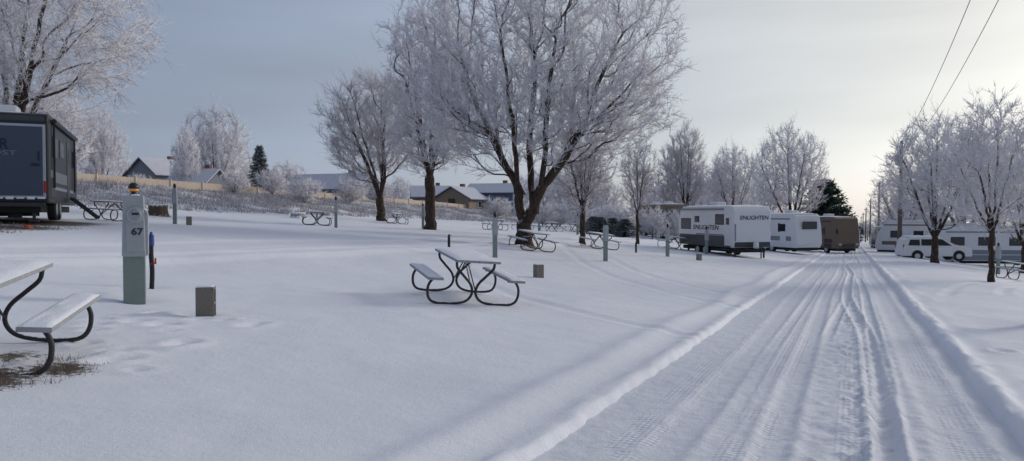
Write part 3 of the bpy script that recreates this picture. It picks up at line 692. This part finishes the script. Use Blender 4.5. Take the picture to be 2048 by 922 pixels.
for i in range(4): b.box((.9,-W/2-.2-.22*i,.70-.19*i),(.75,.22,.035))
for sx in(-.38,.38): b.box((.9+sx,-W/2-.52,.40),(.04,1.1,.10),rot=Matrix.Rotation(math.radians(41),3,'X'))
b.obj('steps',STEEL,o)
BARE.append((-13.9,20.6,1.6,1.0)); BARE.append((-15.5,20.2,1.5,1.0)); BARE.append((-15.2,24,2.2,1.1))
o=thing('sewer_cap','orange plastic cap lying beside the trailer','sewer cap',(*pt(55,459),tz(*pt(55,459)))); b=MB(); b.lathe([(.14,0),(.15,.05),(.09,.07),(.09,.11),(.05,.12)],14); b.obj('cap',M('orange_plastic',(.4,.08,.04),.6),o)
b=MB(); b.lathe([(.20,-.02),(.20,.0),(.17,.015)],14); b.obj('flange',WHITE,o)
# white and black travel trailer
L,W,H=6.6,2.45,3.05; hdg=-74.5
prof=[(-L/2+.15,.62),(L/2-.12,.62),(L/2,.85),(L/2-.02,2.75),(L/2-.25,3.02),(L/2-.5,3.05),(-L/2+.55,3.05),(-L/2+.2,2.75),(-L/2,1.6)]
cx,cy=spot(1444,46.5)
dims=(L,W); z0=tz(cx+.9,cy-2.6)-.02
o=rv('travel_trailer','white travel trailer with black lower band and nose lettering',(cx,cy,z0),hdg,L,W,H,prof,WHITE,axles=(-.9,.0),ac=(-.4,))
panel(o,'lower_band',dims,'R',-.1,.96,L-.5,.66,DGREY,.010,.01); panel(o,'lower_band',dims,'R',.6,1.34,3.2,.08,GREY,.008,.004)
panel(o,'lower_band',dims,'F',0,.80,W-.12,.30,DGREY,.02,.01)
window(o,dims,'R',-2.3,1.95,1.2,.62); window(o,dims,'R',1.75,2.25,.9,.55); window(o,dims,'R',-.9,2.25,.5,.3)
panel(o,'door',dims,'R',2.65,1.65,.68,1.85,WHITE,.016,.01); window(o,dims,'R',2.65,2.15,.36,.4)
INK=M('graphic_black',(.03,.03,.035),.4)
lettering('ENLIGHTEN',.28,INK,o,face_mtx((.15,-W/2-.014,1.74),-90),1.45,.15,.003)
lettering('ENLIGHTEN',.24,INK,o,face_mtx((L/2+.004,.10,2.35),0),1.05,.15,.002)
b=MB(); b.prism([(L/2-.01,1.0),(L/2+.012,1.0),(L/2+.012,2.0),(L/2-.01,2.0)],-W/2+.06,-W/2+.14); b.obj('nose_trim',GREY,o)
b=MB(); b.box((L/2+.45,0,.52),(1.0,.08,.10),rot=None); b.box((L/2+.35,.25,.52),(.9,.06,.08),rot=Matrix.Rotation(-.5,3,'Z')); b.box((L/2+.35,-.25,.52),(.9,.06,.08),rot=Matrix.Rotation(.5,3,'Z')); b.cyl((L/2+.85,0,.05),(L/2+.85,0,.8),.035,.035,10); b.obj('hitch',BLACK,o)
b=MB(); b.cyl((L/2+.35,.0,.60),(L/2+.35,.0,.95),.15,.15,16); b.obj('propane_tank',WHITE,o,bevel=.04)
b=MB(); b.cyl((-2.9,-W/2-.06,2.86),(2.2,-W/2-.06,2.86),.06,.06,12); b.obj('awning',GREY,o)
b=MB()
for i in range(2): b.box((2.65,-W/2-.16-.2*i,.52-.2*i),(.6,.24,.03))
b.obj('steps',STEEL,o)
b=MB(); b.box((-3.1,-.6,.32),(.08,.08,.64)); b.box((3.0,-.95,.32),(.08,.08,.64)); b.box((3.0,.95,.32),(.08,.08,.64)); b.obj('stabilizer_jack',STEEL,o)
def simple_rv(u,d,head,L,H,mat,band,label,name,cat,nose=.3,wins=((-2,1),(0,.8),(2,1)),two=None):
    x,y=spot(u,d); W=2.45
    prof=[(-L/2,.45),(L/2-.2,.45),(L/2,.8),(L/2-nose*.3,2.0),(L/2-nose,H-.15),(L/2-nose-.3,H),(-L/2+.2,H),(-L/2,H-.25)]
    o=rv(name,label,(x,y,tz(x,y)),head,L,W,H,prof,mat,floor=.45,axles=(-L*.25,L*.33) if 'motor' in name else (-.4,.45),ac=(-L*.2,L*.2),cat=cat)
    dims=(L,W)
    for f in('R','L'):
        panel(o,'stripe',dims,f,-.2,1.15,L-.9,.35,band,.010,.01)
        panel(o,'stripe',dims,f,-.2,H-.42,L-1.2,.12,band,.010,.01)
        if two: panel(o,'stripe',dims,f,-.3,.72,L-.9,.4,two,.012,.01)
        for a,w in wins: window(o,dims,f,a*L/8,2.0,w*L/8,.6)
    panel(o,'door',dims,'R',L*.27,1.5,.68,1.8,mat,.018,.01)
    if 'motor' in name:
        b=MB(); b.box((L/2-nose*.55-.02,0,1.95),(.06,2.1,.95),rot=Matrix.Rotation(-math.atan2(nose*.7,H-2.15),3,'Y')); b.obj('windshield',GLASS,o,bevel=.02)
        panel(o,'grille',dims,'F',0,.75,1.2,.3,DGREY,.02,.01)
        for s in(-1,1): 
            b=MB(); b.box((L/2+.0,s*.9,.85),(.06,.3,.2)); b.obj('headlight',SILVER,o,bevel=.02)
            b=MB(); b.box((L/2+.12,s*1.35,2.0),(.14,.16,.4)); b.obj('mirror',BLACK,o,bevel=.02)
    else: window(o,dims,'F',0,2.2,1.3,.5)
    window(o,dims,'B',0,2.1,1.2,.5)
    for s in(-1,1): panel(o,'tail_light',dims,'B',s*1.05,1.1,.12,.3,RED,.015,.01)
    b=MB()
    for s in(-.2,.2): b.cyl((-L/2-.1,.75+s,.9),(-L/2-.1,.75+s,H),.018,.018,6)
    for i in range(7): b.cyl((-L/2-.1,.55,1+i*.3),(-L/2-.1,.95,1+i*.3),.015,.015,6)
    b.obj('ladder',SILVER,o)
    return o
TAN=M('tan_gelcoat',(.15,.115,.085),.4,var=.08,scale=2); BROWN=M('brown_gelcoat',(.04,.03,.025),.4)
simple_rv(1560,61,-70,6.8,3.1,WHITE,GREY,'white travel trailer with grey stripes','camping_trailer','travel trailer')
simple_rv(1632,71,-74,8.8,3.3,TAN,BROWN,'tan and brown motorhome with dark stripe','motorhome','motorhome',.3,two=BROWN)
simple_rv(1664,105,-72,8,3.2,WHITE,GREY,'white camping trailer parked along the road','camping_trailer','travel trailer')
simple_rv(1680,135,-72,8,3.2,CREAM,BROWN,'cream motorhome parked along the road','motorhome','motorhome',.3)
simple_rv(1690,165,-72,8,3.2,WHITE,BROWN,'white camping trailer parked along the road','camping_trailer','travel trailer')
simple_rv(1325,72,-74,6.4,3.2,TAN,BROWN,'tan motorhome partly hidden by trees','motorhome','motorhome',.3,two=BROWN)
simple_rv(1985,60,172,9.5,3.15,WHITE,GREY,'long white motorhome with grey lower stripes','motorhome','motorhome',.5,two=GREY,wins=((-3,.8),(-1.2,1.2),(.8,1),(2.6,.8)))
simple_rv(1838,72,150,7.5,3.3,WHITE,TAN,'white trailer behind a snow-covered van','camping_trailer','travel trailer',.9)
simple_rv(2150,70,172,8,3.2,CREAM,GREY,'cream trailer parked beside motorhome','camping_trailer','travel trailer',.6)
simple_rv(1800,96,160,7,3.0,CREAM,TAN,'cream trailer beyond the utility pole','camping_trailer','travel trailer',.6)
# vehicles
def vehicle(u,d,head,label,name,prof,green,mat,L,snow=True,cat='car'):
    x,y=spot(u,d); W=1.85
    o=thing(name,label,cat,(x,y,tz(x,y)),math.radians(head),'parked road vehicles')
    def fy(z): return max(0,(z-.95))*.22
    b=MB(); b.prism(prof,-W/2,W/2,fy=fy); b.obj('body',mat,o,bevel=.06,seg=3)
    for sgn in(-1,1):
        for poly in green:
            b=MB(); vs=[(px,sgn*(W/2-fy(pz)+.006),pz) for px,pz in poly]; b.add(vs,[tuple(range(len(vs)))]); b.obj('window',GLASS,o)
        b=MB(); b.box((L/2-.08,sgn*.68,.78),(.12,.28,.15)); b.obj('headlight',SILVER,o,bevel=.03)
        b=MB(); b.box((-L/2+.03,sgn*.78,1.0),(.10,.14,.35)); b.obj('tail_light',RED,o,bevel=.02)
        for ax in(-L*.3,L*.31):
            wheel(o,ax,sgn*(W/2-.09),.33,.2)
            b=MB(); b.cyl((ax,sgn*(W/2+.002),.36),(ax,sgn*(W/2+.006),.36),.40,.40,24); b.obj('wheel_arch',RUBBER,o)
    return o
vp=[(-2.3,.32),(-2.32,.9),(-2.15,1.5),(-1.9,1.7),(.25,1.72),(1.15,1.18),(2.1,.98),(2.32,.75),(2.32,.32)]
o=vehicle(1866,55,-8,'white minivan covered in snow','minivan',vp,[[(-2.0,1.1),(-1.2,1.1),(-1.2,1.52),(-1.85,1.52)],[(-1.1,1.1),(-.1,1.1),(-.1,1.55),(-1.1,1.55)],[(0,1.1),(.95,1.1),(.3,1.56),(0,1.56)]],WHITE,4.6)
b=MB(); b.add([(.36,-.72,1.67),(.36,.72,1.67),(1.12,.80,1.215),(1.12,-.80,1.215)],[(0,1,2,3)]); b.obj('windshield',GLASS,o)
b=MB(); snow_slab(b,0,0,0,1.4,2.2,.10); so=b.obj('snow_cover',CAPSNOW,o,smooth=True); so.rotation_euler=(0,0,math.pi/2); so.location=(-.85,0,1.70)
pk=[(-2.7,.45),(-2.7,1.1),(-.7,1.12),(-.55,1.75),(.7,1.78),(1.3,1.2),(2.5,1.1),(2.7,.9),(2.7,.45)]
for u,d,m,l in ((1772,92,DGREY,'dark pickup truck dusted with snow'),(1783,84,GREY,'grey pickup truck dusted with snow'),(1768,125,WHITE,'white pickup truck by the lane')):
    vehicle(u,d,-100,l,'pickup_truck',pk,[[(-.5,1.2),(.0,1.2),(.0,1.65),(-.4,1.65)],[(.08,1.2),(1.1,1.2),(.66,1.65),(.08,1.65)]],m,5.4,cat='pickup truck')
# ------------------------------------------------------------------ poles and wires
POLE=M('pole_wood',(.13,.105,.09),.9,var=.35,scale=8,bump=.5); WIRE=M('wire_jacket',(.09,.095,.10),.6)
tops=[]
for i,yy in enumerate((13,58,103,148,193,238,283)):
    xx=3.75+RD*yy+(-.38 if i==0 else 0); z=tz(xx,yy)
    o=thing('utility_pole','weathered wooden utility pole with crossarm','utility pole',(xx,yy,z-.2),0,'utility poles beside the road')
    b=MB(); b.tube([(0,0,0),(.05,0,4.5),(.10,0,9.1)],[.17,.145,.11],14); b.obj('post',POLE,o,smooth=True)
    b=MB(); b.box((.1,-.14,8.6),(.9,.09,.11),rot=Matrix.Rotation(-.42,3,'Z')); b.obj('crossarm',POLE,o)
    b=MB()
    for s in(-.35,.0,.35): b.lathe([(.03,8.66),(.05,8.70),(.05,8.76),(.03,8.80)],10,c=(.1+s*.91,-.14-s*.4,0))
    b.obj('insulator',SILVER,o)
    if i==1:
        b=MB(); b.cyl((-.28,-.2,7.2),(-.28,-.2,8.0),.2,.2,16); b.obj('transformer',GREY,o,bevel=.04)
    tops.append([Vector((xx+.1-.35*.91,yy-.14+.14,z+8.55)),Vector((xx+.1+.35*.91,yy-.14-.14,z+8.55))])
for a,b_ in zip(tops[:-1],tops[1:]):
    for k in (0,1):
        P=[]
        for i in range(15):
            t=i/14; p=a[k].lerp(b_[k],t); p.z-=.9*4*t*(1-t); P.append(p)
        c=P[0].copy(); b=MB(); b.tube([p-c for p in P],.011 if a is tops[0] else .02,5)
        o=b.obj('power_line',WIRE,smooth=True); o.location=c; o['label']='thin sagging overhead power line between poles'; o['category']='power line'; o['group']='overhead power lines'
# ------------------------------------------------------------------ fence
FEN=M('tan_vinyl_fence',(.55,.45,.36),.7,var=.12,scale=3)
ys=np.arange(34,330,3.25); fx=lambda y:-60.3+RD*y
x0,y0=fx(34),34; z0=tz(x0,y0)
fo=thing('boundary_fence','long tan vinyl boundary fence along snowy bank','fence',(x0,y0,z0))
for yy in ys[:100]:
    b=MB(); xx=fx(yy); zz=tz(xx,yy)-z0; b.box((xx-x0,yy-y0,zz+.62),(.13,.13,1.45)); b.obj('post',FEN,fo)
b=MB(); yl=np.arange(34,330,3.25)
for ya,yb in zip(yl[:-1],yl[1:]):
    xa,xb=fx(ya),fx(yb); za,zb=tz(xa,ya)-z0,tz(xb,yb)-z0
    b.add([(xa-x0,ya-y0,za-.1),(xb-x0,yb-y0,zb-.1),(xb-x0,yb-y0,zb+1.2),(xa-x0,ya-y0,za+1.2),(xa-x0-.03,ya-y0,za-.1),(xb-x0-.03,yb-y0,zb-.1),(xb-x0-.03,yb-y0,zb+1.2),(xa-x0-.03,ya-y0,za+1.2)],[(0,1,2,3),(4,7,6,5),(3,2,6,7)])
b.obj('panel',FEN,fo)
# ------------------------------------------------------------------ houses
ROOF=M('shingle',(.08,.08,.085),.9,var=.3,scale=10)
def house(u,d,rz,w,dp,wh,rh,mat,label,ov=.5,wins=3,door=True,garage=False):
    x,y=spot(u,d); o=thing('house',label,'house',(x,y,tz(x,y)),rz,'houses beyond the fence')
    b=MB()
    b.add([(-w/2,-dp/2,-.5),(w/2,-dp/2,-.5),(w/2,dp/2,-.5),(-w/2,dp/2,-.5),(-w/2,-dp/2,wh),(w/2,-dp/2,wh),(w/2,dp/2,wh),(-w/2,dp/2,wh),(-w/2,0,wh+rh),(w/2,0,wh+rh)],
      [(0,1,5,4),(2,3,7,6),(1,2,6,9,5),(3,0,4,8,7)]); b.obj('wall',mat,o)
    k=rh/(dp/2); b=MB()
    for s in(-1,1):
        y0=s*(dp/2+ov); z0=wh-k*ov
        for off,mi in((.02,0),(.16,1)):
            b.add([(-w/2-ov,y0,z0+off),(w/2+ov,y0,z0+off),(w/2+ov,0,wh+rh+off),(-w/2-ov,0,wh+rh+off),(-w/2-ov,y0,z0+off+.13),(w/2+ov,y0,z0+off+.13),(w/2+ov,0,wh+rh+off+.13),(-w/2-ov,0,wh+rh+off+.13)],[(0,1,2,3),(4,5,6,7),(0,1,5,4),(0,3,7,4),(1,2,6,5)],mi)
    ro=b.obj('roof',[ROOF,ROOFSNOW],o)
    b=MB(); b.box((w*.2,dp*.12,wh+rh+.2),(.7,.7,1.2)); b.obj('chimney',M('brick_'+label[:5],(.2,.1,.08),.9),ro)
    for i in range(wins):
        b=MB(); b.box((-w/2+w*(i+.6)/(wins+.2),-dp/2-.03,wh*.6),(1.2,.06,1.1)); f=b.obj('window',WHITE,o)
        b=MB(); b.box((-w/2+w*(i+.6)/(wins+.2),-dp/2-.045,wh*.6),(1.0,.06,.9)); b.obj('glass',GLASS,f)
    b=MB(); b.box((w/2+.03,0,wh*.75),(.06,1.2,1.1)); b.obj('window',GLASS,o)
    b=MB(); b.box((-w/2-.03,0,wh*.75),(.06,1.2,1.1)); b.obj('window',GLASS,o)
    if garage:
        b=MB(); b.box((w*.25,-dp/2-.03,1.1),(3.6,.06,2.2)); b.obj('garage_door',WHITE,o)
    return o
SG=M('grey_siding',(.17,.18,.21),.8,var=.1); SB=M('blue_siding',(.09,.13,.21),.8,var=.1); ST=M('tan_siding',(.23,.18,.14),.8,var=.1)
house(331,112,1.25,9,5,5.0,2.1,SG,'two-storey grey house with snowy gable roof',wins=2)
house(398,100,-.1,5.0,6,3.0,1.7,SG,'low grey house with snow-covered roof')
house(270,115,.2,4.5,5,2.8,1.6,ST,'small tan house with snow-covered roof',wins=2)
house(668,118,-.35,13,8,3.4,2.2,SG,'long low house with snow-covered roof',wins=4)
house(590,125,.1,5,6,3.0,1.6,ST,'small tan house with snow-covered roof',wins=2)
house(862,128,.15,6,7,2.8,1.7,ST,'tan house with wide snowy roof',wins=2)
house(925,122,1.2,8,6,2.3,1.7,ST,'tan outbuilding with snowy gable roof',wins=1)
house(990,128,-.25,8,7,3.6,1.4,SB,'blue-grey house with snow-covered roof',wins=2,garage=True)
house(1128,185,.1,9,7,3,1.6,SG,'low grey house with snow-covered roof',wins=2)
# ------------------------------------------------------------------ dry grass and weeds
def blades(name,label,P,L,R,mat,spread=.5):
    rng=np.random.default_rng(5); n=len(P); D=nrm(rng.normal(0,spread,(n,3))+np.array([0,0,1.]))
    D[:,2]=np.abs(D[:,2]); V,T=cones(P,D,L,R); o=link(name,np_mesh(name,V,T,None,[mat],False)); o['kind']='stuff'; o['label']=label; o['category']='grass'
rng=np.random.default_rng(9)
DRY=M('dry_grass',(.19,.145,.10),.9,var=.5,scale=5,snow=.25); DRYF=frost_mat('frosted_weeds',(.74,.72,.76),(.20,.16,.13),-.65,.75)
n=16000; bx=rng.uniform(-6.2,-3.1,n); by=rng.uniform(5.2,7.7,n)
q=np.maximum.reduce([1.1*np.exp(-((bx-a_)**2/(r1*r1)+(by-b_)**2/(r2*r2))) for a_,b_,r1,r2 in ((-4.5,6.1,.75,.55),(-4.05,6.7,.35,.5),(-5.1,6.2,.6,.5))])*(.35+1.0*vnoise(bx*4.5,by*4.5,15))
k_=q>.42; bx=bx[k_];by=by[k_]
P=np.stack([bx,by,base_z(bx,by)-.02],1); blades('dry_grass','flattened dry brown grass under the picnic bench',P,rng.uniform(.02,.10,len(bx)),np.full(len(bx),.0045),DRY,1.7)
BARE.append((-4.4,6.1,.5,1.0)); BARE.append((-4.05,6.65,.38,.85)); BARE.append((-5.0,6.15,.5,.95)); BARE.append((-4.7,7.0,.4,.7))
nc=5200; s=rng.uniform(-58,-43,nc); y=38+rng.random(nc)**1.3*190; hgt=.35+.9*rng.random(nc)*vnoise(s*.5,y*.3,9)
idx=np.repeat(np.arange(nc),13); ss=s[idx]+rng.normal(0,.28,len(idx)); yy=y[idx]+rng.normal(0,.28,len(idx)); xx=ss+RD*yy
P=np.stack([xx,yy,base_z(xx,yy)],1); blades('bank_weeds','frosted dry weeds covering the snowy bank',P,hgt[idx]*rng.uniform(.5,1,len(idx)),np.full(len(idx),.028),DRYF,.55)
n=900; xx=rng.uniform(-17,-12.5,n); yy=rng.uniform(18.8,22,n); P=np.stack([xx,yy,base_z(xx,yy)],1); blades('dry_grass','dry grass poking through snow beside trailer',P,rng.uniform(.04,.16,n),np.full(n,.008),DRY,1.0)
for key in ((762,442),(860,459)): 
    x,y=pt(*key); BARE.append((x,y,.8,.9))
BARE.append((.55,34,1.0,.9))
build_ground()
# ------------------------------------------------------------------ world, sun, camera
AZ=58; EL=20
w=bpy.data.worlds.new('World'); scene.world=w; w.use_nodes=True; nt=w.node_tree; nt.nodes.clear()
out=N(nt,'ShaderNodeOutputWorld'); add=N(nt,'ShaderNodeAddShader'); b1=N(nt,'ShaderNodeBackground'); b2=N(nt,'ShaderNodeBackground')
sky=N(nt,'ShaderNodeTexSky',sky_type='NISHITA'); sky.sun_disc=False; sky.sun_elevation=math.radians(EL); sky.sun_rotation=math.radians(AZ)
hs=N(nt,'ShaderNodeHueSaturation'); hs.inputs['Saturation'].default_value=.38; nt.links.new(sky.outputs[0],hs.inputs['Color'])
nt.links.new(hs.outputs[0],b1.inputs[0]); b1.inputs[1].default_value=.05
nt.links.new(b1.outputs[0],add.inputs[0]); nt.links.new(b2.outputs[0],add.inputs[1]); nt.links.new(add.outputs[0],out.inputs[0])
tc=N(nt,'ShaderNodeTexCoord')
dp=N(nt,'ShaderNodeVectorMath',operation='DOT_PRODUCT'); nt.links.new(tc.outputs['Generated'],dp.inputs[0]); a=math.radians(AZ); e=math.radians(28)
dp.inputs[1].default_value=(math.sin(a)*math.cos(e),math.cos(a)*math.cos(e),math.sin(e))
cr=N(nt,'ShaderNodeValToRGB'); mr=N(nt,'ShaderNodeMapRange'); mr.inputs[1].default_value=-1; nt.links.new(dp.outputs['Value'],mr.inputs[0]); nt.links.new(mr.outputs[0],cr.inputs[0])
els=cr.color_ramp.elements; els[0].position=0; els[0].color=(.09,.13,.22,1); els[1].position=1; els[1].color=(.64,.60,.53,1)
for p_,c_ in ((.55,(.095,.135,.23,1)),(.72,(.145,.185,.27,1)),(.84,(.27,.295,.335,1)),(.93,(.43,.425,.395,1))):
    q=els.new(p_); q.color=c_
mp=N(nt,'ShaderNodeMapping'); mp.inputs['Scale'].default_value=(1.2,1.2,7); mp.inputs['Rotation'].default_value=(.06,.04,0); nt.links.new(tc.outputs['Generated'],mp.inputs[0])
no=N(nt,'ShaderNodeTexNoise'); no.inputs['Scale'].default_value=1.6; no.inputs['Detail'].default_value=5; no.inputs['Roughness'].default_value=.45; nt.links.new(mp.outputs[0],no.inputs[0])
m2=N(nt,'ShaderNodeMapRange'); m2.inputs[1].default_value=.3; m2.inputs[2].default_value=.7; m2.inputs[3].default_value=.80; m2.inputs[4].default_value=1.20; nt.links.new(no.outputs['Fac'],m2.inputs[0])
mul=N(nt,'ShaderNodeVectorMath',operation='SCALE'); nt.links.new(cr.outputs[0],mul.inputs[0]); nt.links.new(m2.outputs[0],mul.inputs['Scale'])
nt.links.new(mul.outputs[0],b2.inputs[0]); b2.inputs[1].default_value=1.0
sd=bpy.data.lights.new('Sun','SUN'); sd.energy=1.25; sd.angle=math.radians(12); sd.color=(1,.93,.84); so=bpy.data.objects.new('Sun',sd); COL.objects.link(so)
sv=Vector((math.sin(a)*math.cos(math.radians(EL)),math.cos(a)*math.cos(math.radians(EL)),math.sin(math.radians(EL))))
so.rotation_euler=sv.to_track_quat('Z','Y').to_euler()
cd=bpy.data.cameras.new('Camera'); cd.lens=1500/2048*36; cd.sensor_width=36; cd.clip_end=5000; cd.clip_start=.1
co=bpy.data.objects.new('Camera',cd); COL.objects.link(co); co.location=(0,0,EYE); co.rotation_euler=(math.pi/2-TH,0,0); scene.camera=co
scene.view_settings.view_transform='Standard'; scene.view_settings.look='None'; scene.view_settings.exposure=0
print('TRIS',{k:len(t[1].polygons) for k,t in TREES.items()})
